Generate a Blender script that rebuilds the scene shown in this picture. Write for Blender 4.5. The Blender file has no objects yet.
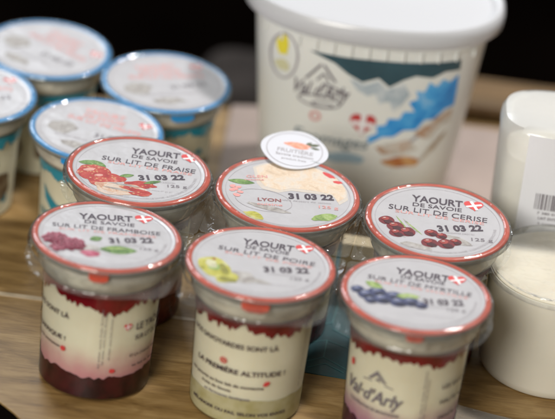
import bpy, bmesh, math, random
from mathutils import Vector, Matrix, noise
random.seed(7)
MM = 0.001
S = bpy.context.scene
# ------------------------------------------------------------------ camera
TB = 79.3                                   # height of the lids above the board (mm)
pitch, roll, dist = 0.5099, 0.1214, 1.682691
fw = Vector((0, math.cos(pitch), -math.sin(pitch)))
rt = Vector((1, 0, 0)); up = rt.cross(fw)
r2 = rt*math.cos(roll) + up*math.sin(roll); u2 = -rt*math.sin(roll) + up*math.cos(roll)
cam = bpy.data.cameras.new('camera'); co = bpy.data.objects.new('camera', cam); S.collection.objects.link(co)
M = Matrix((r2, u2, -fw)).transposed().to_4x4(); M.translation = -fw*dist + Vector((0, 0, TB*MM))
co.matrix_world = M
cam.sensor_width = 36; cam.lens = 3306.56*36/555; cam.clip_start = .05; cam.clip_end = 30
cam.dof.use_dof = True; cam.dof.focus_distance = 1.691; cam.dof.aperture_fstop = 4.5
cam.dof.aperture_blades = 0
S.camera = co
# ------------------------------------------------------------------ world and lamps
w = bpy.data.worlds.new('World'); S.world = w; w.use_nodes = True
w.node_tree.nodes['Background'].inputs[0].default_value = (0.95, 0.90, 0.82, 1)
w.node_tree.nodes['Background'].inputs[1].default_value = 0.16
def area(name, loc, aim, size, power, col):
    l = bpy.data.lights.new(name, 'AREA'); l.shape = 'DISK'; l.size = size; l.energy = power; l.color = col
    o = bpy.data.objects.new(name, l); S.collection.objects.link(o)
    o.location = loc; o.rotation_euler = (Vector(aim)-Vector(loc)).to_track_quat('-Z', 'Y').to_euler()
    return o
area('key_lamp', (0.42, 0.50, 1.05), (0, 0, .05), 0.12, 12.5, (1.0, .97, .95))
area('back_soft_light', (-0.7, 1.6, 1.25), (0, 0.1, .05), 0.9, 18, (.86, .93, 1.0))  # broad cool area light from behind left, out of view
area('front_fill', (-0.55, -1.5, 1.05), (0, 0, .03), 0.8, 32, (1.0, .96, .89))  # added front-left fill that brightens the upright cup walls, no actual lamp
S.view_settings.view_transform = 'Standard'; S.view_settings.look = 'None'
S.view_settings.exposure = 0; S.view_settings.gamma = 1
S.render.engine = 'CYCLES'
S.cycles.transparent_max_bounces = 32; S.cycles.max_bounces = 10

# ------------------------------------------------------------------ materials
MATS = {}
def _new(name):
    m = bpy.data.materials.new(name); m.use_nodes = True
    nt = m.node_tree; return m, nt, nt.nodes['Principled BSDF']
def N(nt, t, **k):
    n = nt.nodes.new(t)
    for a, v in k.items(): setattr(n, a, v)
    return n
def mat(name, col, rough=.5, coat=0, spec=.5, var=0, scale=200, bump=0, bscale=400, col2=None, sss=0, coatr=.08):
    if name in MATS: return MATS[name]
    m, nt, b = _new(name); L = nt.links.new
    b.inputs['Base Color'].default_value = (*col, 1); b.inputs['Roughness'].default_value = rough
    b.inputs['Coat Weight'].default_value = coat; b.inputs['Coat Roughness'].default_value = coatr
    b.inputs['Specular IOR Level'].default_value = spec
    if sss:
        b.inputs['Subsurface Weight'].default_value = sss; b.inputs['Subsurface Radius'].default_value = (.004, .003, .002)
        b.inputs['Subsurface Scale'].default_value = 1
    tc = N(nt, 'ShaderNodeTexCoord')
    if var or col2:
        n = N(nt, 'ShaderNodeTexNoise'); n.inputs['Scale'].default_value = scale; n.inputs['Detail'].default_value = 5
        L(tc.outputs['Object'], n.inputs['Vector'])
        rp = N(nt, 'ShaderNodeValToRGB'); e = rp.color_ramp.elements
        c2 = col2 or tuple(c*(1-var) for c in col)
        e[0].position = .38; e[1].position = .62; e[0].color = (*c2, 1); e[1].color = (*col, 1)
        L(n.outputs['Fac'], rp.inputs[0]); L(rp.outputs[0], b.inputs['Base Color'])
    if bump:
        n2 = N(nt, 'ShaderNodeTexNoise'); n2.inputs['Scale'].default_value = bscale; n2.inputs['Detail'].default_value = 3
        L(tc.outputs['Object'], n2.inputs['Vector'])
        bp = N(nt, 'ShaderNodeBump'); bp.inputs['Strength'].default_value = bump; bp.inputs['Distance'].default_value = .0006
        L(n2.outputs['Fac'], bp.inputs['Height']); L(bp.outputs[0], b.inputs['Normal']); L(bp.outputs[0], b.inputs['Coat Normal'])
    MATS[name] = m; return m
def clear(name, tint=(.93, .95, .94), milk=.06, rough=.08, bump=.3, bscale=120, mul=1.0, milkcol=(.8, .82, .8)):
    m, nt, b = _new(name); L = nt.links.new; nt.nodes.remove(b)
    out = nt.nodes['Material Output']
    tc = N(nt, 'ShaderNodeTexCoord'); n = N(nt, 'ShaderNodeTexNoise'); n.inputs['Scale'].default_value = bscale
    n.inputs['Detail'].default_value = 2; L(tc.outputs['Object'], n.inputs['Vector'])
    bp = N(nt, 'ShaderNodeBump'); bp.inputs['Strength'].default_value = bump; bp.inputs['Distance'].default_value = .002
    L(n.outputs['Fac'], bp.inputs['Height'])
    tr = N(nt, 'ShaderNodeBsdfTransparent'); tr.inputs[0].default_value = (*tint, 1)
    df = N(nt, 'ShaderNodeBsdfDiffuse'); df.inputs[0].default_value = (*milkcol, 1)
    gl = N(nt, 'ShaderNodeBsdfGlossy'); gl.inputs['Roughness'].default_value = rough; L(bp.outputs[0], gl.inputs['Normal'])
    fr = N(nt, 'ShaderNodeLayerWeight'); fr.inputs['Blend'].default_value = .28; L(bp.outputs[0], fr.inputs['Normal'])
    mu = N(nt, 'ShaderNodeMath', operation='MULTIPLY_ADD'); mu.inputs[1].default_value = .75*mul; mu.inputs[2].default_value = .03
    L(fr.outputs['Fresnel'], mu.inputs[0])
    m1 = N(nt, 'ShaderNodeMixShader'); m1.inputs[0].default_value = milk; L(tr.outputs[0], m1.inputs[1]); L(df.outputs[0], m1.inputs[2])
    m2 = N(nt, 'ShaderNodeMixShader'); L(mu.outputs[0], m2.inputs[0]); L(m1.outputs[0], m2.inputs[1]); L(gl.outputs[0], m2.inputs[2])
    L(m2.outputs[0], out.inputs['Surface']); MATS[name] = m; return m
CLEAR = clear('clear_cup_plastic', milk=.0, bump=.12, mul=.16)
NECK = clear('clear_neck_plastic', tint=(.96, .96, .96), milk=.2, rough=.04, bump=1.3, bscale=90, mul=.9, milkcol=(.95, .97, .95))
LIP = clear('clear_lip_plastic', milk=.05, rough=.05, bump=.9, bscale=80, mul=.6)
CARR = clear('clear_carrier_plastic', tint=(.94, .95, .94), milk=.055, rough=.045, bump=1.3, bscale=130, mul=1.0, milkcol=(.9, .93, .92))
FILM = clear('clear_film', milk=.18, bump=.6, bscale=150)
HAZY = clear('milky_tub_plastic', tint=(.9, .9, .88), milk=.5, rough=.2, bump=.15, milkcol=(.92, .93, .92))
FOIL = mat('white_foil_lid', (.45, .445, .465), .38, coat=.6, bump=.85, bscale=95, coatr=.2, var=.05, scale=90)
RED = mat('orange_red_lid_rim', (.60, .075, .035), .35, coat=.35, bump=.3, bscale=160, coatr=.15, var=.25, scale=90)
BLUE = mat('blue_lid_rim', (.012, .24, .56), .4, coat=.35, bump=.2, bscale=250, coatr=.1)
INK = mat('dark_ink', (.045, .03, .045), .5)
GREYINK = mat('grey_ink', (.16, .14, .16), .5)
PALEINK = mat('pale_grey_ink', (.36, .34, .36), .5)
REDINK = mat('red_ink', (.55, .05, .05), .5)
PINKINK = mat('faded_red_ink', (.62, .28, .26), .5)
JAMPRINT = mat('dark_red_print', (.15, .004, .008), .3, coat=.5, var=.35, scale=120)
TEALPRINT = mat('teal_print', (.01, .22, .30), .3, coat=.4)
WHITEINK = mat('white_ink', (.75, .73, .74), .5)

def art(name, cols, seeds=None, scale=110):
    m, nt, b = _new(name); L = nt.links.new; b.inputs['Roughness'].default_value = .5; b.inputs['Coat Weight'].default_value = .3
    tc = N(nt, 'ShaderNodeTexCoord'); n = N(nt, 'ShaderNodeTexNoise'); n.inputs['Scale'].default_value = scale; n.inputs['Detail'].default_value = 6
    n.inputs['Roughness'].default_value = .7; n.inputs['Distortion'].default_value = .8
    L(tc.outputs['Object'], n.inputs['Vector']); rp = N(nt, 'ShaderNodeValToRGB'); e = rp.color_ramp.elements
    e[0].position = .32; e[0].color = (*cols[0], 1); e[1].position = .72; e[1].color = (*cols[-1], 1)
    for i, c in enumerate(cols[1:-1]): x = e.new(.32+.4*(i+1)/(len(cols)-1)); x.color = (*c, 1)
    L(n.outputs['Fac'], rp.inputs[0]); last = rp.outputs[0]
    if seeds:
        v = N(nt, 'ShaderNodeTexVoronoi'); v.inputs['Scale'].default_value = seeds[0]; L(tc.outputs['Object'], v.inputs['Vector'])
        r = N(nt, 'ShaderNodeMapRange'); r.inputs[1].default_value = .12; r.inputs[2].default_value = .34; r.inputs[3].default_value = 1; r.inputs[4].default_value = 0; L(v.outputs['Distance'], r.inputs[0])
        mx = N(nt, 'ShaderNodeMix', data_type='RGBA'); L(r.outputs[0], mx.inputs[0]); L(last, mx.inputs[6]); mx.inputs[7].default_value = (*seeds[1], 1); last = mx.outputs[2]
    L(last, b.inputs['Base Color']); MATS[name] = m; return m
def yog_mat(name, pink=None, z0=12, z1=34):
    m, nt, b = _new(name); L = nt.links.new
    b.inputs['Roughness'].default_value = .45; b.inputs['Subsurface Weight'].default_value = .35
    b.inputs['Subsurface Radius'].default_value = (.004, .003, .002); b.inputs['Subsurface Scale'].default_value = 1
    tc = N(nt, 'ShaderNodeTexCoord'); n = N(nt, 'ShaderNodeTexNoise'); n.inputs['Scale'].default_value = 55; n.inputs['Detail'].default_value = 4
    L(tc.outputs['Object'], n.inputs['Vector'])
    rp = N(nt, 'ShaderNodeValToRGB'); e = rp.color_ramp.elements
    e[0].position = .3; e[1].position = .7; e[0].color = (.72, .65, .49, 1); e[1].color = (.80, .74, .58, 1)
    L(n.outputs['Fac'], rp.inputs[0]); last = rp.outputs[0]
    if pink:
        sx = N(nt, 'ShaderNodeSeparateXYZ'); L(tc.outputs['Object'], sx.inputs[0])
        ad = N(nt, 'ShaderNodeMath', operation='MULTIPLY_ADD'); ad.inputs[1].default_value = .016; L(n.outputs['Fac'], ad.inputs[0]); L(sx.outputs['Z'], ad.inputs[2])
        mr = N(nt, 'ShaderNodeMapRange', interpolation_type='SMOOTHSTEP'); mr.inputs[1].default_value = (z0+8)*MM; mr.inputs[2].default_value = (z1+8)*MM
        mr.inputs[3].default_value = 1; mr.inputs[4].default_value = 0; L(ad.outputs[0], mr.inputs[0])
        mx = N(nt, 'ShaderNodeMix', data_type='RGBA'); L(mr.outputs[0], mx.inputs[0]); L(last, mx.inputs[6]); mx.inputs[7].default_value = (*pink, 1)
        last = mx.outputs[2]
    L(last, b.inputs['Base Color']); MATS[name] = m; return m
YOG = yog_mat('cream_yoghurt'); YOGP = yog_mat('pink_stained_yoghurt', (.56, .24, .26)); YOGV = yog_mat('violet_stained_yoghurt', (.38, .16, .24), 14, 32)

def wood_mat(name, c1, c2, c3, sc=1.0, rough=.5, stretch=(3, 30, 30)):
    m, nt, b = _new(name); L = nt.links.new
    tc = N(nt, 'ShaderNodeTexCoord'); mp = N(nt, 'ShaderNodeMapping'); mp.inputs['Scale'].default_value = tuple(s*sc for s in stretch)
    L(tc.outputs['Object'], mp.inputs[0])
    n = N(nt, 'ShaderNodeTexNoise'); n.inputs['Scale'].default_value = 3; n.inputs['Detail'].default_value = 9; n.inputs['Roughness'].default_value = .62; n.inputs['Distortion'].default_value = .6
    L(mp.outputs[0], n.inputs['Vector'])
    rp = N(nt, 'ShaderNodeValToRGB'); e = rp.color_ramp.elements
    e[0].position = .32; e[0].color = (*c1, 1); e[1].position = .68; e[1].color = (*c3, 1)
    x = rp.color_ramp.elements.new(.5); x.color = (*c2, 1)
    L(n.outputs['Fac'], rp.inputs[0])
    mp2 = N(nt, 'ShaderNodeMapping'); mp2.inputs['Scale'].default_value = (12, 260, 60); L(tc.outputs['Object'], mp2.inputs[0])
    n2 = N(nt, 'ShaderNodeTexNoise'); n2.inputs['Scale'].default_value = 2; n2.inputs['Detail'].default_value = 4; L(mp2.outputs[0], n2.inputs['Vector'])
    r2_ = N(nt, 'ShaderNodeValToRGB'); r2_.color_ramp.elements[0].position = .3; r2_.color_ramp.elements[0].color = (.66, .6, .53, 1)
    r2_.color_ramp.elements[1].position = .55; r2_.color_ramp.elements[1].color = (1, 1, 1, 1); L(n2.outputs['Fac'], r2_.inputs[0])
    mx = N(nt, 'ShaderNodeMix', data_type='RGBA', blend_type='MULTIPLY'); mx.inputs[0].default_value = .6
    L(rp.outputs[0], mx.inputs[6]); L(r2_.outputs[0], mx.inputs[7]); L(mx.outputs[2], b.inputs['Base Color'])
    b.inputs['Roughness'].default_value = rough
    bp = N(nt, 'ShaderNodeBump'); bp.inputs['Strength'].default_value = .35; bp.inputs['Distance'].default_value = .0005
    L(n2.outputs['Fac'], bp.inputs['Height']); L(bp.outputs[0], b.inputs['Normal'])
    MATS[name] = m; return m
WOOD = wood_mat('oak_board_wood', (.16, .09, .026), (.275, .168, .058), (.385, .255, .105), stretch=(9, 34, 34))
WOODB = wood_mat('brown_rail_wood', (.10, .06, .02), (.17, .10, .04), (.22, .14, .06))

# ------------------------------------------------------------------ mesh helpers (mm)
def link(name, me, parent=None):
    o = bpy.data.objects.new(name, me); S.collection.objects.link(o); o.parent = parent; return o
def mesh(name, vs, fs, m, parent=None, smooth=True):
    me = bpy.data.meshes.new(name); me.from_pydata([(x*MM, y*MM, z*MM) for x, y, z in vs], [], fs)
    me.materials.append(m); me.update()
    bm = bmesh.new(); bm.from_mesh(me); bmesh.ops.recalc_face_normals(bm, faces=bm.faces); bm.to_mesh(me); bm.free()
    if smooth:
        for p in me.polygons: p.use_smooth = True
        try: me.set_sharp_from_angle(angle=math.radians(40))
        except Exception: pass
    return link(name, me, parent)
def thing(name, label, cat, loc, group=None, rot=(0, 0, 0)):
    o = bpy.data.objects.new(name, None); S.collection.objects.link(o); o.empty_display_size = .01
    o.location = [c*MM for c in loc]; o.rotation_euler = rot
    tag(o, label, cat, group); return o
def tag(o, label, cat, group=None):
    o['label'] = label; o['category'] = cat
    if group: o['group'] = group
def lathe(prof, n=96, wob=0):
    vs, fs = [], []
    for (r, z) in prof:
        for i in range(n):
            a = 2*math.pi*i/n; rr = r*(1+wob*noise.noise(Vector((math.cos(a)*1.3, math.sin(a)*1.3, z*.05))))
            vs.append((rr*math.cos(a), rr*math.sin(a), z))
    for k in range(len(prof)-1):
        for i in range(n):
            j = (i+1) % n; fs.append((k*n+i, k*n+j, (k+1)*n+j, (k+1)*n+i))
    if prof[0][0] < .02: pass
    return vs, fs
def capped(prof, n=96, wob=0, bottom=True, top=True):
    vs, fs = lathe(prof, n, wob); k = len(prof)
    if bottom: fs.append(tuple(reversed(range(n))))
    if top: fs.append(tuple((k-1)*n+i for i in range(n)))
    return vs, fs
def sup(a, b, n, t):
    c, s = math.cos(t), math.sin(t)
    return a*math.copysign(abs(c)**(2/n), c), b*math.copysign(abs(s)**(2/n), s)
def superlathe(prof, e, n=128, bottom=True, top=True):   # prof: (a, b, z)
    vs, fs = [], []
    for (a, b, z) in prof:
        for i in range(n):
            x, y = sup(a, b, e, 2*math.pi*i/n); vs.append((x, y, z))
    for k in range(len(prof)-1):
        for i in range(n):
            j = (i+1) % n; fs.append((k*n+i, k*n+j, (k+1)*n+j, (k+1)*n+i))
    if bottom: fs.append(tuple(reversed(range(n))))
    if top: fs.append(tuple((len(prof)-1)*n+i for i in range(n)))
    return vs, fs
def tri(poly, cuts=0):
    bm = bmesh.new(); f = bm.faces.new([bm.verts.new((x, y, 0)) for x, y in poly]); bmesh.ops.triangulate(bm, faces=[f])
    if cuts:
        for _ in range(cuts):
            bmesh.ops.subdivide_edges(bm, edges=[e for e in bm.edges if e.calc_length() > 4], cuts=1); bmesh.ops.triangulate(bm, faces=bm.faces[:])
    bm.verts.index_update()
    vs = [tuple(v.co) for v in bm.verts]; fs = [tuple(v.index for v in f.verts) for f in bm.faces]; bm.free(); return vs, fs
CAPH = 7.3
def text2d(body, width=None, cap=None, bold=0, shear=0, cx=0, cy=0, rot=0):
    cu = bpy.data.curves.new('t', 'FONT'); cu.body = body; cu.size = 10; cu.offset = bold; cu.shear = shear; cu.resolution_u = 3
    o = bpy.data.objects.new('t', cu); S.collection.objects.link(o)
    dg = bpy.context.evaluated_depsgraph_get(); me = bpy.data.meshes.new_from_object(o.evaluated_get(dg))
    vs = [tuple(v.co) for v in me.vertices]; fs = [tuple(p.vertices) for p in me.polygons]
    bpy.data.objects.remove(o); bpy.data.curves.remove(cu); bpy.data.meshes.remove(me)
    if not vs: return [], []
    xs = [v[0] for v in vs]; ys = [v[1] for v in vs]
    w0 = max(xs)-min(xs); h0 = max(ys)-min(ys)
    sx = width/w0 if width else cap/h0; sy = cap/CAPH if cap else sx
    mx = (max(xs)+min(xs))/2; my = CAPH/2
    c, s = math.cos(rot), math.sin(rot); out = []
    for x, y, _ in vs:
        x = (x-mx)*sx; y = (y-my)*sy; out.append((cx+x*c-y*s, cy+x*s+y*c, 0))
    return out, fs
_v = text2d('H', 1, 1)[0]; CAPH = 7.3*(max(v[1] for v in _v)-min(v[1] for v in _v))
def join(*parts):
    V, F = [], []; k = 0
    for vs, fs in parts:
        n = len(V); V += [(a, b, c+.012*len(V)**0*k) for a, b, c in vs]; k += 1; F += [tuple(i+n for i in f) for f in fs]
    return V, F
def flat(name, geo, z, m, parent):
    vs, fs = geo; return mesh(name, [(x, y, z+h) for x, y, h in vs], fs, m, parent, False)
def blob(cx, cy, rx, ry, rot=0, n=36, rough=.15, seed=0):
    c, s = math.cos(rot), math.sin(rot); P = []
    for i in range(n):
        a = 2*math.pi*i/n; k = 1+rough*noise.noise(Vector((math.cos(a)*1.6+seed*3.1, math.sin(a)*1.6, seed)))*2
        x, y = rx*k*math.cos(a), ry*k*math.sin(a); P.append((cx+x*c-y*s, cy+x*s+y*c))
    return P
def leafp(cx, cy, l, w, rot):
    P = []; c, s = math.cos(rot), math.sin(rot)
    for i in range(12):
        t = i/12; x = -l/2+l*t; P.append((x, w/2*math.sin(math.pi*t)**.8))
    for i in range(12):
        t = i/12; x = l/2-l*t; P.append((x, -w/2*math.sin(math.pi*t)**.8))
    P = [p for k, p in enumerate(P) if k != 12] if False else P
    return [(cx+x*c-y*s, cy+x*s+y*c) for x, y in P]
def heartp(cx, cy, s, rot=0):
    P = []
    for i in range(36):
        t = 2*math.pi*i/36
        x = 16*math.sin(t)**3; y = 13*math.cos(t)-5*math.cos(2*t)-2*math.cos(3*t)-math.cos(4*t)
        x, y = x/32*s, (y+2)/30*s
        P.append((cx+x*math.cos(rot)-y*math.sin(rot), cy+x*math.sin(rot)+y*math.cos(rot)))
    return P
def barp(cx, cy, l, w, rot):
    c, s = math.cos(rot), math.sin(rot)
    return [(cx+x*c-y*s, cy+x*s+y*c) for x, y in ((-l/2, -w/2), (l/2, -w/2), (l/2, w/2), (-l/2, w/2))]
def ringp(cx, cy, rx, ry, w, n=48, rot=0):
    vs, fs = [], []; c, s = math.cos(rot), math.sin(rot)
    for i in range(n):
        a = 2*math.pi*i/n
        for k in (0, 1):
            x, y = (rx-k*w)*math.cos(a), (ry-k*w)*math.sin(a); vs.append((cx+x*c-y*s, cy+x*s+y*c, 0))
    for i in range(n):
        j = (i+1) % n; fs.append((2*i, 2*j, 2*j+1, 2*i+1))
    return vs, fs

# ------------------------------------------------------------------ setting
o = mesh('floor', [(-4000, -3000, -800), (4000, -3000, -800), (4000, 6000, -800), (-4000, 6000, -800)], [(0, 1, 2, 3)],
         mat('dark_floor', (.006, .004, .003), 1, spec=0, var=.6, scale=4), None, False); o['kind'] = 'structure'
# table under a pinkish cloth
def slab(poly, z0, z1, bev=0):
    n = len(poly); vs = [(x, y, z0) for x, y in poly]+[(x, y, z1) for x, y in poly]
    fs = [tuple(reversed(range(n))), tuple(range(n, 2*n))]+[(i, (i+1) % n, n+(i+1) % n, n+i) for i in range(n)]
    return vs, fs
t = thing('table', 'dark brown wooden table carrying the oak board', 'table', (0, 0, -9.6))
CLOTH = mat('pinkish_cloth', (.35, .28, .245), .9, var=.12, scale=25, bump=.3, bscale=500)
mesh('tabletop', *slab([(-690, 0), (890, 0), (890, 215), (-690, 215)], -34, 0), WOODB, t, False)
for sx in (-1, 1):
    for y in (30, 185): mesh('leg', *slab([(100+sx*750-30, y-25), (100+sx*750+30, y-25), (100+sx*750+30, y+25), (100+sx*750-30, y+25)], -790, -34.3), WOODB, t, False)
b = mesh('wooden_rail', *slab([(58, 278), (420, 272), (420, 310), (58, 316)], 2.6, 11), WOODB, None, False)
tag(b, 'brown blurred wooden rail on the far edge of the board right of the white pail', 'rail')
m_ = b.modifiers.new('bevel', 'BEVEL'); m_.width = .003; m_.segments = 3
g = mesh('bench', *slab([(-60, 350), (600, 330), (600, 420), (-60, 430)], -120, -40), mat('grey_fabric', (.05, .043, .04), .9, spec=.1, var=.5, scale=12), None, False)
tag(g, 'dark grey blurred bench in the gloom behind the table', 'bench'); m_ = g.modifiers.new('bevel', 'BEVEL'); m_.width = .02; m_.segments = 4
# the board, its near left edge running off to the lower left
bd = thing('wooden_board', 'oak wooden board with brown grain under all the yoghurt cups and tubs', 'board', (0, 0, 0))
poly = [(-420, 75), (-127, -88), (-119, -96), (-112, -105), (-88, -190), (600, -190), (600, 318), (75, 316), (5, 262), (-420, 225)]
bv, bf = slab(poly, -9.2, 0); bv = [(x+12, y+9, z) if z < -1 and y < 100 else (x, y, z) for x, y, z in bv]
top = mesh('board', bv, bf, WOOD, bd, False)
m_ = top.modifiers.new('bevel', 'BEVEL'); m_.width = .003; m_.segments = 4; m_.limit_method = 'ANGLE'; m_.angle_limit = .5
mesh('joint_strip', *slab([(-400, 18), (-116, 13.5), (60, 9), (60, 11), (-116, 17), (-400, 22)], -.5, .35), mat('pale_wood_joint', (.50, .40, .27), .4, var=.25, scale=80), bd, False)

cl = mesh('cloth', *slab([(-36, 163), (560, 163), (560, 268), (20, 266), (-34, 256)], .4, 2.2), CLOTH, None, False)
tag(cl, 'flat pinkish beige cloth under the white pail, left and right of it', 'cloth')
# ------------------------------------------------------------------ yoghurt cup
def rprof(z):      # outside radius of the cup wall
    pts = [(0, 27.2), (1.2, 28.2), (4, 28.4), (61, 30.2), (63.5, 31.2), (65.5, 33.0), (68, 33.6), (76.5, 34.4)]
    for (z0, r0), (z1, r1) in zip(pts, pts[1:]):
        if z <= z1: return r0+(r1-r0)*(z-z0)/(z1-z0)
    return 34.4
def wrapcup(name, geo, az, z0, m, parent, off=.25):
    vs, fs = geo; out = []
    for x, y, h in vs:
        z = z0+y; r = rprof(z)+off+h; a = math.radians(az)+x/29.5
        out.append((r*math.sin(a), -r*math.cos(a), z))
    return mesh(name, out, fs, m, parent, False)
def ragged(base, amp, seed, fine=1.0):
    def f(a):
        v = Vector((math.cos(a)*1.5+seed*7.3, math.sin(a)*1.5, 0)); w_ = Vector((math.cos(a)*6+seed*3.1, math.sin(a)*6, 5)); u = Vector((math.cos(a)*17*fine, math.sin(a)*17*fine, seed*9))
        return base+amp*(noise.noise(v)*1.3+abs(noise.noise(w_))*1.1-.3+noise.noise(u)*.55)
    return f
def band(fz0, fz1, off, rows=6, n=360):
    vs, fs = [], []
    for i in range(n):
        a = 2*math.pi*i/n; lo, hi = fz0(a), fz1(a)
        for k in range(rows+1):
            z = lo+(hi-lo)*k/rows; r = rprof(z)+off; vs.append((r*math.cos(a), r*math.sin(a), z))
    for i in range(n):
        j = (i+1) % n
        for k in range(rows): fs.append((i*(rows+1)+k, j*(rows+1)+k, j*(rows+1)+k+1, i*(rows+1)+k+1))
    return vs, fs
LZ = 79.3
def cup_base(label, loc, tilt, rot, rim, drip, seed, jam, jam_h, yog, group, jamfun=None):
    t = thing('yoghurt_cup', label, 'yoghurt cup', loc, group, (math.radians(tilt), 0, rot))
    # yoghurt filling
    pr = [(26.0, .8), (27.6, 1.6)]+[(rprof(z)-.75, z) for z in (4, 20, 40, 61, 63.5, 65.5, 68, 71.5)]+[(32.4, 72.6), (28, 73), (.01, 72.8)]
    mesh('yoghurt', *capped(pr, 96, 0, True, False), yog, t)
    jf = jamfun or ragged(jam_h, 2.0, seed+.5, .6)
    if jam:
        vs, fs = band(lambda a: 1.7, jf, -.45, 5, 180); mesh('fruit_layer', vs, fs, jam, t)
    wall = [(.01, .35), (24, .35), (26, 0), (27.2, .0), (28.0, .7), (28.3, 2), (28.4, 4), (29.3, 32), (30.2, 61), (30.6, 62.5), (31.2, 63.5), (32.4, 64.6), (33.0, 65.5), (33.4, 66.5), (33.6, 68), (34.4, 76.6), (34.9, 77.2), (37.2, 77.5), (37.7, 78), (37.5, 78.6)]
    mesh('cup_wall', *lathe(wall[:10], 96), CLEAR, t); mesh('cup_neck', *lathe(wall[9:], 96), NECK, t)
    mesh('drip_print', *band(ragged(56.0, 4.8, seed), lambda a: 62.6, .12), drip, t)
    # lid: crinkled white foil and its coloured edge
    vs, fs = [(0, 0, LZ-.35)], []; rs = [6, 12, 18, 24, 29, 32, 33.6, 34.6]; n = 96
    for r in rs:
        for i in range(n):
            a = 2*math.pi*i/n; x, y = r*math.cos(a), r*math.sin(a)
            z = LZ-.35 + (.35 if r > 33 else (.10*noise.noise(Vector((x*.07+seed*5, y*.07, seed)))*(1-(r/34)**4))) - (.35 if r < 33.9 and r > 33 else 0)*.6
            vs.append((x, y, z))
    for i in range(n): fs.append((0, 1+i, 1+(i+1) % n))
    for k in range(len(rs)-1):
        for i in range(n):
            j = (i+1) % n; fs.append((1+k*n+i, 1+k*n+j, 1+(k+1)*n+j, 1+(k+1)*n+i))
    lid = mesh('lid', vs, fs, FOIL, t)
    edge = [(34.2, LZ+.02), (34.6, LZ+.22), (35.4, LZ+.33), (36.3, LZ+.25), (36.9, LZ+.0), (37.2, LZ-.45), (37.25, LZ-.9)]
    mesh('clear_lip', *lathe([(33.9, LZ+.15), (34.6, LZ+.75), (35.2, LZ+.95), (36.2, LZ+.85), (37.4, LZ+.3), (38.1, LZ-.6), (38.2, LZ-2.2), (37.4, LZ-3.4), (35.6, LZ-3.6)], 128, .004), LIP, t)
    mesh('lid_edge', *lathe(edge, 128, .003), rim, lid)
    return t, lid
AZ = LZ-.2
def emblem(lid, x, y, s, rot=.1, z=AZ):
    s *= 1.08
    e = flat('emblem', tri(heartp(x, y, s, rot)), z+.05, REDINK, lid)
    flat('cross', join(tri(barp(x, y+.3, s*.86, s*.15, rot+.3)), tri(barp(x, y+.3, s*.15, s*.86, rot+.3))), z+.1, WHITEINK, lid)
def lid_text(lid, fruit, ya, de, sur, date, g=None, heart=None, seed=0):
    # each of ya, de, sur, date: (x, y, width, cap, rotation in degrees)
    def tx(body, q, bold, m, z=0, sh=0):
        return flat('lettering', text2d(body, q[2], q[3], bold, sh, q[0], q[1], math.radians(q[4])), AZ+z, m, lid)
    tx('YAOURT', (ya[0], ya[1]+.3, ya[2], ya[3]*.92, ya[4]), .24, INK); tx('DE SAVOIE', (de[0], de[1]+.2, de[2], de[3]*.9, de[4]), .08, INK); tx('SUR LIT DE '+fruit, (sur[0], sur[1]-1.0, sur[2], sur[3]*.9, sur[4]), .0, INK, .03)
    q = (sur[0]+1, sur[1]-4.7, sur[2]*.9, sur[3]*.5, sur[4]); tx('SUR LIT DE '+fruit, q, .0, PINKINK)
    tx('31 03 22', date, .38, INK, .06)
    if g: tx('125 g', g, .05, GREYINK, .03)
    if heart: emblem(lid, *heart)
    flat('print_ring', ringp(0, 0, 32.3, 32.3, .25, 96), AZ, PALEINK, lid)
    flat('lettering', arctext('AU LAIT ENTIER DES MONTAGNES DE SAVOIE - À CONSOMMER DE PRÉFÉRENCE FRAIS', 62, 1.5, 29.6, -62+seed), AZ, PALEINK, lid)
    flat('lettering', text2d('À CONSOMMER JUSQU\'AU', 17, 1.3, 0, 0, date[0]-1, date[1]-5.2, math.radians(date[4]*.4)), AZ, PALEINK, lid)
    flat('lettering', text2d('à conserver entre 0° et 6°', 20, 1.2, 0, 0, 9, -19, 0), AZ, PALEINK, lid)
def arctext(body, w_, cap, r, mid):       # reads left to right along the lower edge
    vs, fs = text2d(body, w_, cap); out = []
    for x, y, _ in vs:
        a = math.radians(mid)+x/r; out.append(((r-y)*math.cos(a), (r-y)*math.sin(a), 0))
    return out, fs
def berries(lid, kind, spots):            # spots: (x, y, r)
    base, dark, lite, gl = kind
    pic(lid, base, *[blob(x, y, r, r*.95, 0, 24, .05, i) for i, (x, y, r) in enumerate(spots)])
    n = len(spots)*.012+.02
    pic(lid, dark, *[blob(x+r*.25, y-r*.38, r*.62, r*.42, -.3, 16, .1, i) for i, (x, y, r) in enumerate(spots)], z=n)
    pic(lid, lite, *[blob(x-r*.2, y+r*.3, r*.5, r*.36, .3, 16, .1, i+9) for i, (x, y, r) in enumerate(spots)], z=n+.03)
    pic(lid, gl, *[blob(x-r*.3, y+r*.42, r*.2, r*.12, .3, 10, .1, i) for i, (x, y, r) in enumerate(spots)], z=2*n+.05)
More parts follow.
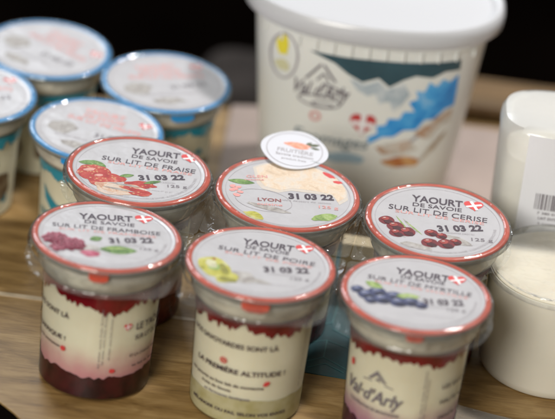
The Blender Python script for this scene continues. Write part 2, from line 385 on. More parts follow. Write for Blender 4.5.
# pictures of fruit printed on the lids
STRAW = art('strawberry_print', [(.16, .004, .004), (.33, .012, .01), (.42, .05, .03), (.60, .30, .24)], (420, (.50, .28, .12)))
GREEN = art('leaf_print', [(.03, .08, .015), (.10, .20, .04), (.28, .38, .15)], None, 260)
CAKE = art('cake_print', [(.36, .10, .05), (.50, .33, .22), (.55, .48, .42), (.42, .12, .08)], None, 170)
RASP = art('raspberry_print', [(.15, .008, .03), (.34, .03, .08), (.44, .12, .18), (.55, .36, .42)], (330, (.52, .26, .32)))
GREYP = art('grey_print', [(.18, .16, .15), (.34, .32, .30), (.48, .47, .46)], None, 200)
PEAR = art('pear_print', [(.20, .20, .02), (.38, .36, .04), (.48, .46, .12), (.52, .52, .36)], None, 130)
BERRY = art('blueberry_print', [(.008, .010, .035), (.03, .04, .11), (.10, .11, .21), (.33, .34, .42)], (230, (.02, .03, .09)), 170)
CHERRY = art('cherry_print', [(.06, .003, .006), (.20, .012, .018), (.34, .08, .06), (.50, .32, .28)], None, 150)
BEIGE = art('beige_print', [(.52, .40, .29), (.62, .49, .36), (.60, .54, .47), (.54, .43, .33)], (600, (.66, .56, .44)), 120)
LIME = art('lime_print', [(.10, .18, .04), (.26, .36, .10), (.44, .48, .32)], None, 200)
def pic(lid, m, *polys, z=0): return flat('fruit_picture', join(*[tri(p) for p in polys]), AZ-.04+z, m, lid)
K = lambda n, c: mat(n, c, .5, coat=.2, var=.25, scale=300)
KC = (K('cherry_red', (.16, .008, .014)), K('cherry_dark', (.05, .002, .006)), K('cherry_light', (.34, .05, .04)), K('cherry_shine', (.55, .38, .35)))
KR = (K('raspberry_red', (.34, .03, .085)), K('raspberry_dark', (.17, .008, .03)), K('raspberry_light', (.48, .13, .19)), K('raspberry_shine', (.55, .36, .40)))
KB = (K('blueberry_blue', (.035, .045, .12)), K('blueberry_dark', (.010, .012, .04)), K('blueberry_light', (.13, .15, .27)), K('blueberry_shine', (.36, .38, .46)))
def cluster(cx, cy, R_, r, seed):
    rnd = random.Random(seed); out = []
    for k in range(40):
        a = k*2.39996; q = R_*math.sqrt((k+.5)/40)
        out.append((cx+q*math.cos(a)+rnd.uniform(-.3, .3), cy+q*.95*math.sin(a)+rnd.uniform(-.3, .3), r*rnd.uniform(.85, 1.1)))
    return out

G6 = 'yoghurt cups with orange red lid rims in the clear pack of six'
JR = mat('raspberry_jam', (.018, .002, .004), .3, col2=(.055, .004, .008), scale=120)
JV = mat('blueberry_jam', (.022, .006, .018), .25, col2=(.07, .012, .035), scale=120)
JP = mat('pear_puree', (.42, .36, .17), .35, col2=(.52, .46, .28), scale=120)
JS = mat('strawberry_jam', (.10, .005, .006), .25, col2=(.20, .012, .012), scale=120)
# 1 raspberry, front left
t, lid = cup_base('yoghurt cup with pink raspberries and mint printed on its lid, at the front left', (-82.5, -50.5, 0), -2.2, 0, RED, JAMPRINT, 1.3, JR, 14.5, YOGP, G6)
lid_text(lid, 'FRAMBOISE', (-2.5, 19.6, 27, 6.2, 7), (0, 13.8, 25, 3.6, 5), (-1, 8.6, 54, 4.2, 3.5), (12.2, -1.5, 22, 4.8, 15), (22, -8.5, 9, 2.2, 5), (16.5, 22.5, 8.5))
berries(lid, KR, cluster(-24.5, -8.5, 6, 1.35, 1)[::-1]); berries(lid, KR, cluster(-15.5, -12.5, 6.2, 1.35, 2)[::-1]); berries(lid, KR, cluster(-22.5, -17.5, 3.6, 1.2, 3)[::2])
pic(lid, GREYP, blob(-6.8, -16.5, 5.5, 6, 0, seed=4)); pic(lid, RASP, blob(-6, -20, 5, 3, 0, seed=8), z=.03)
pic(lid, GREEN, leafp(7, -13, 19, 8.5, .12), leafp(-5, -4, 7, 5, .6), z=.04); pic(lid, LIME, leafp(5, -11.8, 14, 2.2, .2), z=.07)
W = lambda body, w_, c, az, z, m=INK, bold=.2: wrapcup('lettering', text2d(body, w_, c, bold), az, z, m, t)
W('LES SAVOYARDES SONT LÀ', 50, 2.6, -75, 46); W('HAUTE BARRIQUE !', 36, 2.4, -64, 33); W('des yaourts onctueux', 28, 1.6, -62, 27.5)
wrapcup('dot_print', tri(blob(0, 0, 1.5, 1.5, seed=5)), -31, 27, REDINK, t); wrapcup('dot_print', tri(blob(0, 0, 1.5, 1.3, seed=6)), 21, 18.5, REDINK, t)
for az, l in ((6.5, 34), (10, 30), (16, 24)):
    wrapcup('lettering', text2d('lait entier, sucre, fruits, ferments', l, 1.0, .02, rot=math.pi/2), az, 37, GREYINK, t)
wrapcup('emblem', tri(heartp(0, 0, 4.4)), 33, 43, REDINK, t); wrapcup('emblem_cross', join(tri(barp(0, .2, 3.9, .6, .2)), tri(barp(0, .2, .6, 3.4, .2))), 33, 43, WHITEINK, t, .32)
W('LE YAOURT', 25, 3.8, 67, 42.5); W('SUR LIT DE FRUITS', 26, 2.6, 68, 36); W('ET ÇA CHANGE TOUT !', 22, 1.5, 60, 26); W('au lait de Savoie', 20, 1.4, 62, 20)
mesh('pull_tab', [(-5, -36.9, 77.5), (5, -36.9, 77.5), (4.6, -37.4, 74), (2.5, -37.3, 72.6), (-2.5, -37.3, 72.6), (-4.6, -37.4, 74)], [(0, 1, 2, 3, 4, 5)], RED, t)
# 2 pear, front middle
t, lid = cup_base('yoghurt cup with a yellow green pear on its lid, olive fruit layer at the bottom', (-5, -57.3, 0), -1, 0, RED, JAMPRINT, 2.7, JP, 14, YOG, G6,
    lambda a: 14.5+2.2*math.sin(a*1.0+2.9)+1.2*noise.noise(Vector((math.cos(a)*3, math.sin(a)*3, 2))))
lid_text(lid, 'POIRE', (2.7, 19.6, 26, 6, -4), (2.5, 14.3, 22, 3.6, -5), (2.5, 9.6, 49, 4.2, -7), (12.9, -3.5, 22.6, 4.8, 10), (20, -11, 9, 2.2, 6), (21, 19.7, 8.5))
pic(lid, PEAR, blob(-22.5, -9, 7.6, 10.5, .5, seed=11, rough=.08), blob(-16, -18, 6, 5.5, 0, seed=12)); pic(lid, K('pear_shine', (.56, .55, .36)), blob(-24, -6, 2.6, 4.2, .5, seed=3), z=.05); pic(lid, K('pear_shade', (.24, .23, .03)), blob(-15, -20, 4.6, 2.4, -.2, seed=5), blob(-17.5, -10, 1.8, 6, .3, seed=6), z=.06); pic(lid, LIME, leafp(-22, -9, 8, 6, .5), z=.03)
pic(lid, GREYP, blob(-8.5, -15.5, 7.5, 5.5, -.2, seed=13), leafp(0, -18, 14, 4, -.2)); pic(lid, CHERRY, blob(-23, -1, .9, .9), z=.03)
W('NOS SAVOYARDES SONT LÀ', 50, 2.6, -21, 47.5); W('LA PREMIÈRE ALTITUDE !', 50, 2.7, -10, 32.5); W('des yaourts au bon lait de montagne', 44, 1.7, -25, 24.5)
W('fruits de Savoie', 18, 1.5, -32, 21); W('et ferments lactiques', 26, 1.4, -20, 17.5, GREYINK); W('MÉLANGER OU PAS, SELON VOS ENVIES', 56, 1.7, -8, 8.5)
wrapcup('emblem', ringp(0, 0, 2.0, 1.8, .6, 20), -25, 37.5, REDINK, t); wrapcup('emblem', join(tri(barp(0, 0, 2.6, .5, .7)), tri(barp(0, 0, 2.6, .5, -.7))), -25, 37.5, REDINK, t)
wrapcup('dot_print', tri(leafp(0, 0, 4.2, 2.6, .6)), 20, 27, REDINK, t)
for az, l in ((62, 34), (67, 30)): wrapcup('lettering', text2d('lait entier, sucre, fruits, ferments', l, 1.0, .02, rot=math.pi/2), az, 37, GREYINK, t)
mesh('pull_tab', [(-7, -36.9, 77.5), (7, -36.9, 77.5), (6.6, -37.5, 74), (3.5, -37.4, 72.2), (-3.5, -37.4, 72.2), (-6.6, -37.5, 74)], [(0, 1, 2, 3, 4, 5)], RED, t)
# 3 blueberry, front right
t, lid = cup_base('yoghurt cup with blueberries on its lid and a grey mountain emblem on its wall', (72.7, -67, 0), 0, 0, RED, JAMPRINT, 4.1, JV, 15, YOGV, G6)
lid_text(lid, 'MYRTILLE', (2.7, 19.2, 27, 6, -5), (3, 14, 22, 3.6, -5), (1.5, 9.5, 52, 4.2, -7), (13.5, -5, 20, 4.8, 9), (20, -11, 9, 2.2, 6), (20.1, 17.7, 8.5))
berries(lid, KB, [(-29, -2, 3.6), (-24.5, -6, 4.6), (-19, -2.5, 4.6), (-16.5, -8.8, 4.8), (-11, -4.5, 4.4), (-8.5, -10, 4.6), (-2.5, -8.5, 4.4), (2.6, -10.5, 3.4), (-22, -11, 3.4)])
pic(lid, LIME, leafp(-21, 4, 10, 5.5, -.5), leafp(-4, -3.3, 12, 5.5, .1), z=.04)
wrapcup('mountain_emblem', join(tri([(-5.5, -2.4), (-.6, 3.4), (5, -2.6), (3.4, -2.6), (-.5, 1.2), (-2, -.4), (-3.9, -2.4)]), tri(barp(0, -4.2, 17, .55, -.03)), tri([(-1.4, -2.4), (.2, -.3), (1.9, -2.6), (.6, -2.4), (.2, -1.6), (-.4, -2.3)])), -28, 45, GREYINK, t)
wrapcup('lettering', text2d("Val·d'Arly", 34, 7, .2, .3), -33, 33.5, GREYINK, t)
W('COOPÉRATIVE DE MONTAGNE', 30, 1.7, -32, 25.5, GREYINK); wrapcup('dot_print', tri(blob(0, 0, 1.4, 2.2, seed=5)), -63, 45, REDINK, t)
for az, l in ((18, 38), (21.5, 28)): wrapcup('lettering', text2d('lait entier, sucre, fruits, ferments', l, 1.1, .02, rot=math.pi/2), az, 34, GREYINK, t)
for z, b_ in ((42, 'LES SAVOYARDES'), (33, 'HAUTE ALTITUDE'), (24, 'yaourts onctueux')): W(b_, 30, 2.3, 67, z)
mesh('pull_tab', [(-4, -36.9, 77.5), (5, -36.9, 77.5), (4.6, -37.4, 75), (2.5, -37.3, 74), (-2.5, -37.3, 74), (-3.6, -37.4, 75)], [(0, 1, 2, 3, 4, 5)], RED, t)
# 4 strawberry, back left
t, lid = cup_base('yoghurt cup with a big strawberry and a slice of cake on its lid', (-73.4, 22.4, 0), -.7, 0, RED, JAMPRINT, 5.2, JS, 16, YOGP, G6)
lid_text(lid, 'FRAISE', (7, 21, 25.5, 6.2, 0), (7, 14.5, 24, 3.8, -3), (4.5, 9, 49, 4.8, -4), (12.2, -4.5, 24, 4.8, 15), (21, -12, 10, 2.6, 8), (25.2, 20, 8.8))
pic(lid, STRAW, blob(-22, -8, 9.5, 8.6, -.3, seed=31, rough=.06), blob(-17.5, -14, 7.5, 7.5, 0, seed=32, rough=.06)); pic(lid, K('strawberry_shine', (.60, .30, .25)), blob(-25, -5, 3.2, 1.6, .4, seed=3), blob(-19.5, -10, 2.2, 1.2, .3, seed=8), z=.06); pic(lid, GREEN, leafp(-26, 2.5, 11, 5, .1), leafp(-21, 2.5, 10, 4, -.6), leafp(-5.5, -7, 8, 3.5, .4), leafp(8, -11, 10, 3, .5), z=.05)
pic(lid, STRAW, blob(-11, -11, 6, 4, -.3, seed=33), blob(2, -15, 8, 4, .1, seed=35), blob(3, -24, 6, 3, 0, seed=36), z=.02); pic(lid, CAKE, blob(-11, -22, 9.5, 6.5, -.2, seed=37), blob(-2, -20, 8, 3.6, -.15, seed=38), z=.03)
pic(lid, GREYP, leafp(-6, -17, 18, 2.0, -.1), leafp(-8, -22.5, 17, 1.8, -.15), z=.07); pic(lid, STRAW, blob(-1, -20.5, 7, 1.6, -.12, rough=.3, seed=55), z=.09)
# 5 back middle, different print
t, lid = cup_base('yoghurt cup with a beige grained picture and a green leaf on its lid', (4.3, 21, 0), 1.5, 0, RED, JAMPRINT, 6.6, JS, 15, YOG, G6)
for body, q, bd_, mm_ in (('31 03 22', (12, -1, 23.5, 5, 9), .4, INK), ('125 g', (21.5, -9.5, 10, 2.6, 5), .05, PINKINK), ('LYON', (-9, -9, 12, 2.8, 6), .2, mat('brown_ink', (.24, .07, .07), .5)),
                         ('cuisine', (-8.5, -13.5, 13, 2.2, 6), .1, PINKINK), ('GLEN', (-17, 13, 11, 2.6, 12), .1, PINKINK), ('recette', (-18, 9.6, 10, 1.8, 12), .1, PINKINK), ('idée dessert de saison', (10, -6.2, 25, 1.5, 5), .0, PALEINK)):
    flat('lettering', text2d(body, q[2], q[3], bd_, 0, q[0], q[1], math.radians(q[4])), AZ+.06, mm_, lid)
arc = [(-17, 17), (-18, 22), (-13, 27), (-5, 30.5), (6, 30.8), (16, 27.5), (24, 21), (29, 12), (30, 3), (26, -3), (23, 4), (14, 5.5), (2, 5.5), (-4, 2), (-12, 4), (-15, 9)]
pic(lid, art('pale_beige_print', [(.50, .45, .40), (.54, .49, .43), (.50, .47, .45)], None, 120), [(x*1.06-.6, y*1.0-2.6 if y < 16 else y*1.02) for x, y in arc], z=-.04); pic(lid, BEIGE, arc); pic(lid, GREEN, leafp(-24.5, 6, 14, 5, 0), z=.04); pic(lid, PINKINK, *[blob(-25+random.uniform(-4, 4), -3+random.uniform(-6, 5), 1.7, 1.3, random.random()*3, 10, .2, k) for k in range(8)], z=.03)
pic(lid, REDINK, blob(20, 23, 4, 1.6, -.7, seed=3), blob(25, 17, 2.5, 1.5, 0, seed=4), z=.04); pic(lid, PEAR, blob(-16, -26, 5.5, 3, -.5, seed=7))
pic(lid, GREYP, blob(-9, -17, 12, 2.2, -.25, seed=9)); flat('print_ring', ringp(-12, -10, 15, 10.5, .3, 60, -.2), AZ, PALEINK, lid); flat('print_ring', ringp(0, 0, 32.3, 32.3, .25, 96), AZ, PALEINK, lid)
pic(lid, LIME, blob(20, -20, 7, 3, .5, seed=17))
# 6 cherry, back right
t, lid = cup_base('yoghurt cup with dark red cherries printed on its lid', (82, 11, 0), 2, 0, RED, JAMPRINT, 7.9, JS, 15, YOG, G6)
lid_text(lid, 'CERISE', (-.6, 20, 26.5, 6.4, -1), (-.5, 14, 25.5, 3.8, -1), (0, 9.2, 51, 5, -3), (11.5, -4, 23.5, 5.2, 14), (23, -12.7, 11, 2.8, 6), (18.5, 19.5, 9.5))
pic(lid, LIME, leafp(-18, -6, 16, 1.0, -1.1), leafp(-12, -9, 15, .9, -.9), z=-.02); berries(lid, KC, [(-26, -4.5, 4.2), (-21.5, -9.5, 4.6), (-15.5, -13.5, 4.6), (-20.5, -15.8, 4.0), (-3, -11.8, 3.6), (2.2, -13.6, 3.0), (-3.6, -21.5, 4.4), (4.6, -20.8, 4.6), (9.5, -18, 3.2)])
pic(lid, GREYP, leafp(-14, -7, 15, 1.6, -1.0), leafp(-21, -15, 14, 1.5, -.7), leafp(10, -16, 18, 7, -.4), blob(-10, -26, 8, 2.6, -.2, seed=5), z=-.03)

# ------------------------------------------------------------------ blue rimmed cups: one built, three copied
G4 = 'blurred yoghurt cups with blue lid rims'
BL = ['yoghurt cup with blue lid rim standing nearest, just behind the strawberry cup', 'yoghurt cup with blue lid rim standing furthest right, beside the white pail',
      'yoghurt cup with blue lid rim furthest back at the top left', 'yoghurt cup with blue lid rim cut by the left edge of the photo']
t, lid = cup_base(BL[0], (-99.8, 62.3, 0), 0, -.25, BLUE, TEALPRINT, 9.4, None, 0, YOG, G4)
for body, q, mm_ in (('YAOURT', (-2, 19, 24, 5, 0), PINKINK), ('DE SAVOIE', (0, 13, 24, 4, 0), PINKINK), ('SUR LIT DE FRUITS', (2, 7, 44, 4, -3), PINKINK), ('31 03 22', (12, -5, 22, 4, 8), GREYINK), ('au bon lait de montagne', (-2, -14, 34, 2, 0), PALEINK)):
    flat('lettering', text2d(body, q[2], q[3], .15, 0, q[0], q[1], math.radians(q[4])), AZ, mm_, lid)
emblem(lid, 23, 16, 7); pic(lid, GREYP, blob(-18, -6, 8, 7, 0, seed=3), blob(-4, -22, 9, 4, 0, seed=4)); flat('print_ring', ringp(0, 0, 31.5, 31.5, .5, 64), AZ, PALEINK, lid)
wrapcup('wave_print', tri([(-16, 9), (-12, 4), (-5, -1), (4, -3), (12, 0), (16, 5), (17, 0), (10, -6), (0, -9), (-8, -7), (-14, -1)], 2), -12, 38, TEALPRINT, t)
wrapcup('dot_print', tri(blob(0, 0, 2.6, 2.2)), 32, 42, TEALPRINT, t); wrapcup('dot_print', tri(blob(0, 0, 2.6, 3)), 50, 14, TEALPRINT, t); wrapcup('dot_print', tri(blob(0, 0, 2, 2)), -50, 18, TEALPRINT, t)
BRN = mat('brown_print', (.10, .06, .03), .5, col2=(.2, .15, .09), scale=150)
wrapcup('picture_print', tri(blob(0, 0, 6, 11, 0, seed=6), 2), 45, 24, BRN, t); wrapcup('picture_print', tri(blob(0, 0, 5, 9, 0, seed=7), 2), 8, 20, BRN, t)
W('YAOURT', 20, 5, -32, 26, TEALPRINT); W('DE SAVOIE', 20, 3, -32, 19, GREYINK)
mesh('pull_tab', [(-7, -36.9, 77.5), (7, -36.9, 77.5), (6.6, -37.5, 74), (3.5, -37.4, 72.2), (-3.5, -37.4, 72.2), (-6.6, -37.5, 74)], [(0, 1, 2, 3, 4, 5)], BLUE, t)
def copy_tree(o, parent=None):
    c = o.copy(); S.collection.objects.link(c); c.parent = parent
    for ch in list(o.children): copy_tree(ch, c)
    return c
proto = t; proto.scale = (.96, .96, 66.5/79.3); proto.location = (-101*MM, 86*MM, 0)
kids = [(-69.4, 150.4, .35), (-138.1, 172.7, -.6), (-172.5, 111, .15)]
for (x, y, rz), lb in zip(kids, BL[1:]):
    c = copy_tree(proto); c.location = (x*MM, y*MM, 0); c.rotation_euler = (0, 0, rz); c['label'] = lb

# ------------------------------------------------------------------ clear carriers
def carrier(name, label, centres, e1, hx, hy, loc, rlim, zc=67.5):
    c0, s0 = e1; vs, fs = [], []
    for (i, j, ni, nj, cx, cy) in centres:
        n = 120; base = len(vs); rows = []
        L_, R_, B_, T_ = i > 0, i < ni-1, j > 0, j < nj-1
        prof = [(38.9, zc+9.6), (39.0, zc+7.8), (37.4, zc+6.9), (36.6, zc+1.5), (37.0, zc+.4)]
        for (r, z) in prof: rows.append([(r, z)]*n)
        for s in (.12, .25, .4, .55, .7, .85, 1):
            row = []
            for k in range(n):
                a = 2*math.pi*k/n; ca, sa = math.cos(a), math.sin(a)
                rx = hx/max(abs(ca), 1e-6); ry = hy/max(abs(sa), 1e-6); sq = min(rx, ry)
                outx = (ca > 0 and not R_) or (ca < 0 and not L_); outy = (sa > 0 and not T_) or (sa < 0 and not B_)
                if outx and outy: m_ = rlim
                elif outx: m_ = rlim if rx < ry*1.02 else min(sq, hy/max(abs(sa), 1e-6)); m_ = min(m_, math.hypot(rlim, 0)+ (abs(sa)**3)*(sq-rlim if sq > rlim else 0))
                elif outy: m_ = min(sq if sq < rlim else rlim+(abs(ca)**3)*(sq-rlim), sq) if not (ry < rx) else min(rlim+(abs(ca)**3)*max(0, sq-rlim), max(sq, rlim))
                else: m_ = sq
                m_ = max(m_, 37.3); r = 37+(m_-37)*s
                bx, by = hx-abs(r*ca), hy-abs(r*sa)
                d = min(bx if ((ca > 0 and R_) or (ca < 0 and L_)) else 99, by if ((sa > 0 and T_) or (sa < 0 and B_)) else 99)
                z = zc+1.6*math.exp(-(d/1.4)**2)+1.1*math.exp(-((d-5.5)/1.2)**2)+.35*noise.noise(Vector((r*ca*.12+cx, r*sa*.12+cy, 0)))
                row.append((r, z))
            rows.append(row)
        for row in rows:
            for k, (r, z) in enumerate(row):
                a = 2*math.pi*k/n; x, y = r*math.cos(a), r*math.sin(a)
                vs.append((cx+x*c0-y*s0, cy+x*s0+y*c0, z))
        for q in range(len(rows)-1):
            for k in range(n):
                k2 = (k+1) % n; fs.append((base+q*n+k, base+q*n+k2, base+(q+1)*n+k2, base+(q+1)*n+k))
    o = mesh(name, vs, fs, CARR); tag(o, label, 'plastic pack'); return o
ya = -.1171; e = (math.cos(ya), math.sin(ya))
six = [(0, 0, 3, 2, -82.5, -49.5), (1, 0, 3, 2, -5, -57), (2, 0, 3, 2, 72.7, -66.4), (0, 1, 3, 2, -73.4, 23.5), (1, 1, 3, 2, 4.3, 18.5), (2, 1, 3, 2, 82, 9.5)]
carrier('cup_carrier', 'clear ridged plastic pack joining the six cups with orange red rims', six, e, 38.8, 37.2, None, 39.6)

# ------------------------------------------------------------------ oval sticker lying half past the back lid
t = thing('oval_sticker', 'small oval white sticker with an orange carrot picture on the back middle lid', 'sticker', (4.3+.8, 61.5, 81.75), rot=(math.radians(3), math.radians(2), -.03))
P = []
for i in range(64):
    a = 2*math.pi*i/64; k = 1+.05*math.cos(2*(a-2.9)); P.append((17.2*k*math.cos(a), 19.3*math.sin(a)*(1-.10*math.cos(a+.4)**2)))
vs, fs = slab(P, -.35, .1); mesh('card', vs, fs, mat('sticker_card', (.60, .61, .66), .45, coat=.3, bump=.2), t, False)
flat('outline', ringp(0, 0, 15, 16.6, .45, 64), .2, PALEINK, t)
CAR = mat('carrot_print', (.75, .22, .13), .5, col2=(.75, .36, .26), scale=400)
flat('carrot_picture', join(tri(leafp(1, 5, 15, 5, .0)), tri(leafp(3, 2.8, 9, 3, .05))), .2, CAR, t)
flat('leaf_picture', join(tri(leafp(9.8, 7.2, 6, 2.6, .35)), tri(leafp(10.6, 4, 5, 1.8, -.1)), tri(leafp(7, 8, 4, 2, .8))), .25, mat('dark_leaf_print', (.09, .10, .05), .5), t)
for body, w_, c_, y in (('FRUITIÈRE', 19, 3.4, -1.8), ('Savoie tradition', 20, 2.4, -6), ('produit frais', 13, 1.7, -10)): flat('lettering', text2d(body, w_, c_, .1, 0, .5, y, 0), .2, PALEINK, t)

# ------------------------------------------------------------------ teal card between the cups
t = thing('teal_card', 'flat teal card with thin pale zigzag lines lying on the board between cups', 'card', (0, 0, 0))
TEAL = mat('teal_card_paper', (.004, .06, .075), .5, coat=.2, var=.3, scale=60)
poly = [(4, -24), (49, -27.5), (58, 60), (44, 112), (22, 112), (8, 60)]
mesh('sheet', *slab(poly, .15, .6), TEAL, t, False)
LP = mat('pale_teal_print', (.05, .17, .18), .5)
segs = [((20, -18), (33, -9)), ((33, -9), (46, -19)), ((25, -21), (34, -15)), ((34, -15), (44, -22)), ((33, -9), (34, 8)), ((20, 2), (34, 8)), ((34, 8), (50, 0)), ((36, 20), (50, 10)), ((24, 20), (36, 26)), ((46, -19), (50, 0)), ((36, 26), (40, 60)), ((40, 60), (52, 50)), ((30, 100), (44, 92)), ((44, 92), (40, 60))]
flat('line_print', join(*[tri(barp((a[0]+b_[0])/2, (a[1]+b_[1])/2, math.dist(a, b_), .5, math.atan2(b_[1]-a[1], b_[0]-a[0]))) for a, b_ in segs]), .75, LP, t)
# folded cream paper seen through the pack between back middle and cherry cups
t = thing('folded_paper', 'folded cream paper slip seen through the plastic between two back cups', 'paper', (45.5, 58, .7), rot=(0, 0, -.05))
PAP = mat('cream_paper', (.58, .47, .30), .6, var=.15, scale=120)
mesh('sheet', *slab([(-9, -1), (9, -1), (9, 9), (-9, 9)], 0, 31), PAP, t, False)
mesh('printed_band', *slab([(-9.2, -1.3), (9.2, -1.3), (9.2, 9.3), (-9.2, 9.3)], 0, 17), mat('ochre_print', (.42, .19, .05), .6), t, False)
# film on the board, in front right
f_ = mesh('plastic_film', [(x, y+ (x-102)*-.27*0, .8+.7*abs(noise.noise(Vector((x*.05, y*.08, 1))))) for j in range(14) for i in range(30) for x, y in [(96+i*5, (-39-(96+i*5-102)*.27)-j*5)]],
          [(j*30+i, j*30+i+1, (j+1)*30+i+1, (j+1)*30+i) for j in range(13) for i in range(29)], FILM)
tag(f_, 'crumpled clear plastic film lying on the board at the bottom right corner', 'film')

# ------------------------------------------------------------------ white pail
PX, PY = 39.4, 188.8
t = thing('pail', 'large white plastic pail with a mountain picture, blurred at the back', 'pail', (PX, PY, 2.4))
PW = mat('white_pail_plastic', (.74, .75, .72), .38, coat=.2, var=.03, scale=20, sss=.2)
PLID = mat('white_pail_lid_plastic', (.54, .55, .575), .35, coat=.3)
def pa(z): k = min(max(z/112, 0), 1); return 53+(66-53)*k, 41+(47-41)*k
prof = [(50, 38, 0), (52, 40, .8), (53, 41, 3)]+[(*pa(z), z) for z in (30, 60, 90, 104)]+[(67.3, 48.3, 104.5), (67.3, 48.3, 112)]
body = mesh('body', *superlathe(prof, 2.5), PW, t)
ribs = []
for k in range(13):
    x = -58+9.6*k; z0 = 100.5; a, b_ = pa(102); y = -b_*max(0, 1-abs(x/a)**2.5)**.4
    if abs(x) < a: ribs.append(([(x-.6, y-1.3, 97.5), (x+.6, y-1.3, 97.5), (x+.6, y-1.7, 104.3), (x-.6, y-1.7, 104.3), (x-.6, y+1, 97.5), (x+.6, y+1, 97.5), (x+.6, y+1, 104.3), (x-.6, y+1, 104.3)], [(0, 1, 2, 3), (4, 7, 6, 5), (0, 4, 5, 1), (3, 2, 6, 7), (0, 3, 7, 4), (1, 5, 6, 2)]))
mesh('rim_ribs', *join(*ribs), PW, body, False)
lprof = [(67.6, 48.6, 105), (71, 50.4, 105.2), (72.2, 51.2, 106.5), (72.5, 51.4, 111.5), (72, 51, 115), (70.6, 49.8, 116.5), (68.4, 47.6, 116.5), (66.6, 46, 115), (65, 44.3, 113.3), (30, 22, 112.9), (.1, .1, 112.4)]
mesh('lid', *superlathe(lprof, 2.2, 160, False, False), PLID, t).location = (0, 0, 1.2*MM)
def onpail(name, geo, m, off=.35, parent=body):
    vs, fs = geo; out = []
    for x, z, h in vs:
        a, b_ = pa(z); z = z; y = -b_*max(0.0, 1-min(1, abs(x/a))**2.5)**.4; nx = 1 if abs(x) < .8*a else 1.6
        out.append((x+math.copysign(off*.6, x) if abs(x) > .6*a else x, y-(off+h*6)*nx, z))
    return mesh(name, out, fs, m, parent, False)
onpail('mountain_print', tri([(-32.5, 96.5), (-12.9, 96.3), (9.7, 96.9), (32.2, 97.4), (50.3, 97.6), (50.4, 91.1), (42.5, 91.2), (36.1, 87.7), (26.9, 89.0), (20.5, 86.1), (13.1, 81.0), (6.8, 86.0), (-1.8, 82.2), (-10.3, 86.2), (-17.9, 91.6), (-25.0, 94.0)], 4), mat('slate_teal_print', (.035, .085, .11), .5, var=.2, scale=60))
onpail('valley_print', tri([(50.2, 88), (50.2, 76), (49.9, 68), (45, 66.5), (40, 61), (35, 60.5), (31, 54.5), (24, 54), (19, 49.6), (13, 49), (6, 43.8), (5, 48), (10, 51), (9, 55.5), (14, 57), (15, 61), (21, 61.2), (23, 66), (29, 66.2), (25, 72), (30, 74.5), (28, 79.5), (33, 79), (35, 85), (39, 82), (42, 86.5), (46, 84)], 4), art('sky_blue_print', [(.01, .14, .48), (.03, .27, .66), (.08, .38, .74), (.35, .56, .76)], None, 60))
SN = art('snow_print', [(.30, .38, .44), (.52, .57, .60), (.70, .71, .70)], None, 60)
onpail('snow_picture', tri([(12, 79), (7, 84), (0, 80.5), (-9, 83.5), (-4, 77), (2, 74), (6, 76), (9, 70), (14, 72), (17, 66), (21, 70), (25, 77), (21, 84)], 3), SN)
onpail('rock_picture', join(tri([(30, 52), (37, 58), (44, 63), (49.6, 66), (49, 58), (44, 56), (39, 48), (35, 49)], 3), tri([(10, 42), (18, 46), (28, 48), (33, 42), (24, 38), (14, 38)], 3)), art('rock_print', [(.34, .28, .22), (.60, .57, .52), (.40, .22, .12), (.66, .65, .62)], None, 80))
onpail('emblem', tri(heartp(1.3, 55.5, 14.5), 2), mat('pail_red_print', (.50, .05, .05), .5), .5)
onpail('emblem_cross', join(tri(barp(1.3, 56.2, 12.6, 2.8, -.05), 2), tri(barp(1.3, 56, 2.8, 12.4, -.05), 2)), WHITEINK, .8)
onpail('seal', ringp(-46, 88, 8.2, 14.5, 1.2), PALEINK); onpail('seal_picture', tri(blob(-47, 94.5, 3.6, 6), 1), mat('yellow_print', (.75, .65, .04), .5)); onpail('seal_picture', tri(blob(-46, 82, 4.4, 3.2), 1), mat('pale_yellow_print', (.60, .58, .36), .5))
onpail('mountain_emblem', join(tri(barp(-29, 84, 13, 1.3, .95), 1), tri(barp(-20, 84.5, 12, 1.3, -.9), 1), tri(barp(-25, 81.5, 5.5, 1, .95), 1), tri(barp(-21.6, 82, 5, 1, -.9), 1), tri(barp(-15.5, 76, 14, .9, -.35), 1)), GREYINK)
onpail('lettering', text2d("Val d'Arly", 31, 8.5, .2, .3, -23, 73, 0), GREYINK)
onpail('swirl_print', join(ringp(-24, 66, 12, 4, 1), ringp(-22, 64.5, 6, 2, .9)), GREYINK); onpail('heart_print', ringp(-25.2, 56.5, 3.2, 3.2, 1.4), PINKINK)
onpail('lettering', text2d('Fromages', 42, 6.8, .15, .15, -15, 43.5, 0), mat('slate_ink', (.22, .26, .28), .5))
onpail('loaf_print', tri(blob(26, 33.5, 11, 3.2, .03), 2), mat('orange_brown_print', (.42, .15, .05), .5, col2=(.6, .35, .15), scale=100)); onpail('path_print', tri(leafp(41, 42, 24, 3.4, .95), 2), mat('brown_line_print', (.34, .22, .13), .5, col2=(.5, .45, .38), scale=150))
onpail('pale_print', tri(blob(-6, 33, 13, 3, .05), 2), mat('pale_blue_print', (.33, .46, .55), .5)); onpail('pale_print', tri(barp(30, 48, 26, 1.8, .75), 2), PALEINK)

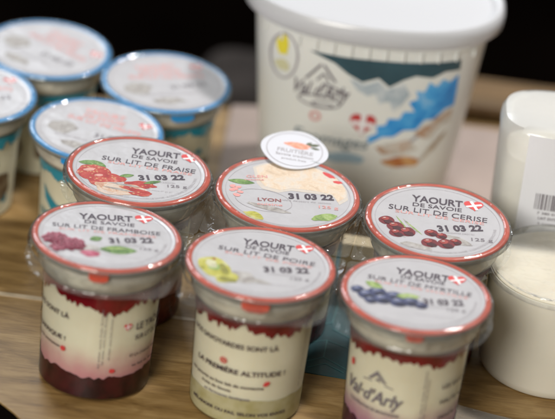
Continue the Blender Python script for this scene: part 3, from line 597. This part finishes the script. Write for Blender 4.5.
# ------------------------------------------------------------------ two tubs stacked on the right
TX, TY = 150.5, 13.5
CR = mat('cream_tub_plastic', (.70, .67, .57), .4, coat=.25, sss=.3, var=.05, scale=25)
t = thing('round_tub', 'round cream tub with a clear lid standing in front of the tall labelled tub', 'tub', (TX, TY, 0))
mesh('body', *capped([(34, 0), (36, .6), (37.1, 2.4), (37.6, 5), (38.8, 55), (38.8, 57)], 128), CR, t)
mesh('yoghurt', *capped([(37.8, 56.9), (38, 57.6), (30, 57.2), (.1, 57)], 96, 0, False, False), YOG, t)
lid = mesh('lid', *capped([(39, 55), (40.4, 55.3), (40.8, 57), (40.6, 59.5), (40, 60.6), (39, 60.9), (38.4, 60.2), (38, 59), (.1, 59)], 128, 0, False, False), NECK, t)
UX, UY = 151.5, 82
t = thing('tall_tub', 'tall rounded milky plastic tub with a white label, standing behind the round cream tub', 'tub', (UX, UY, 0))
up_ = [(35, 22, 0), (37.5, 24.5, .8), (38.2, 25.6, 3), (38.6, 26, 30), (40.4, 27, 100), (40.8, 27.2, 104), (40.4, 27, 108), (38.5, 25, 111.5), (34, 21, 113), (.1, .1, 113.2)]
mesh('shell', *superlathe(up_, 3.2, 160, True, False), HAZY, t)
mesh('cheese', *superlathe([(33, 20, 2), (36.6, 23.6, 3), (37, 24.2, 30), (37, 24.2, 86), (35, 22, 90), (25, 15, 91.5), (.1, .1, 90)], 3.2, 128, True, False), mat('fresh_cheese', (.78, .75, .66), .5, sss=.3, col2=(.72, .66, .50), scale=35), t)
def ontub(name, geo, m, off, parent=t, ang=-.06):
    vs, fs = geo; out = []
    for s, z, _ in vs:
        z += 47; a = 38.6+1.8*(z-30)/70; b_ = 26+(z-30)/70; x = s-2; y = -b_*max(0, 1-min(1, abs(x/a))**3.2)**(1/3.2)
        out.append((x, y-off, z))
    return mesh(name, out, fs, m, parent, False)
def gridg(x0, x1, z0, z1, nx=20, nz=12): return [(x0+(x1-x0)*i/nx, z0+(z1-z0)*j/nz, 0) for j in range(nz+1) for i in range(nx+1)], [(j*(nx+1)+i, j*(nx+1)+i+1, (j+1)*(nx+1)+i+1, (j+1)*(nx+1)+i) for j in range(nz) for i in range(nx)]
lab = ontub('label', gridg(-24, 26, 6, 63), mat('label_paper', (.74, .75, .79), .5), .5)
ontub('red_print', tri([(-6, 53), (0, 50), (8, 49.5), (18, 51), (18, 55), (8, 53.5), (1, 54.5), (-4, 56)], 2), mat('label_red_print', (.65, .14, .09), .5), .8, lab)
for body_, w_, c_, x, z, m2, sh in (('S.A.V.', 16, 4, 2, 44, PALEINK, .2), ('Fromage', 20, 4.5, 4, 33, mat('blue_script_ink', (.12, .32, .62), .5), .35), ('blanc', 14, 4.2, 14, 39, PALEINK, .3), ('7 380 01', 10, 1.4, -9, 18.5, GREYINK, 0),
                               ('LAIT ENTIER PASTEURISÉ', 24, 1.6, -1, 15.5, GREYINK, 0), ('à conserver à 4°', 22, 1.4, -2, 12.5, PALEINK, 0), ('500 g', 10, 2.4, 14, 21, INK, 0)):
    ontub('lettering', text2d(body_, w_, c_, .1, sh, x, z, 0), m2, .8, lab)
bars = []; x = -16.0
while x < -3.5:
    w_ = random.choice((.3, .5, .8)); bars.append(tri([(x, 20.5), (x+w_, 20.5), (x+w_, 30), (x, 30)])); x += w_+random.choice((.35, .5, .7))
ontub('barcode', join(*bars), GREYINK, .8, lab)
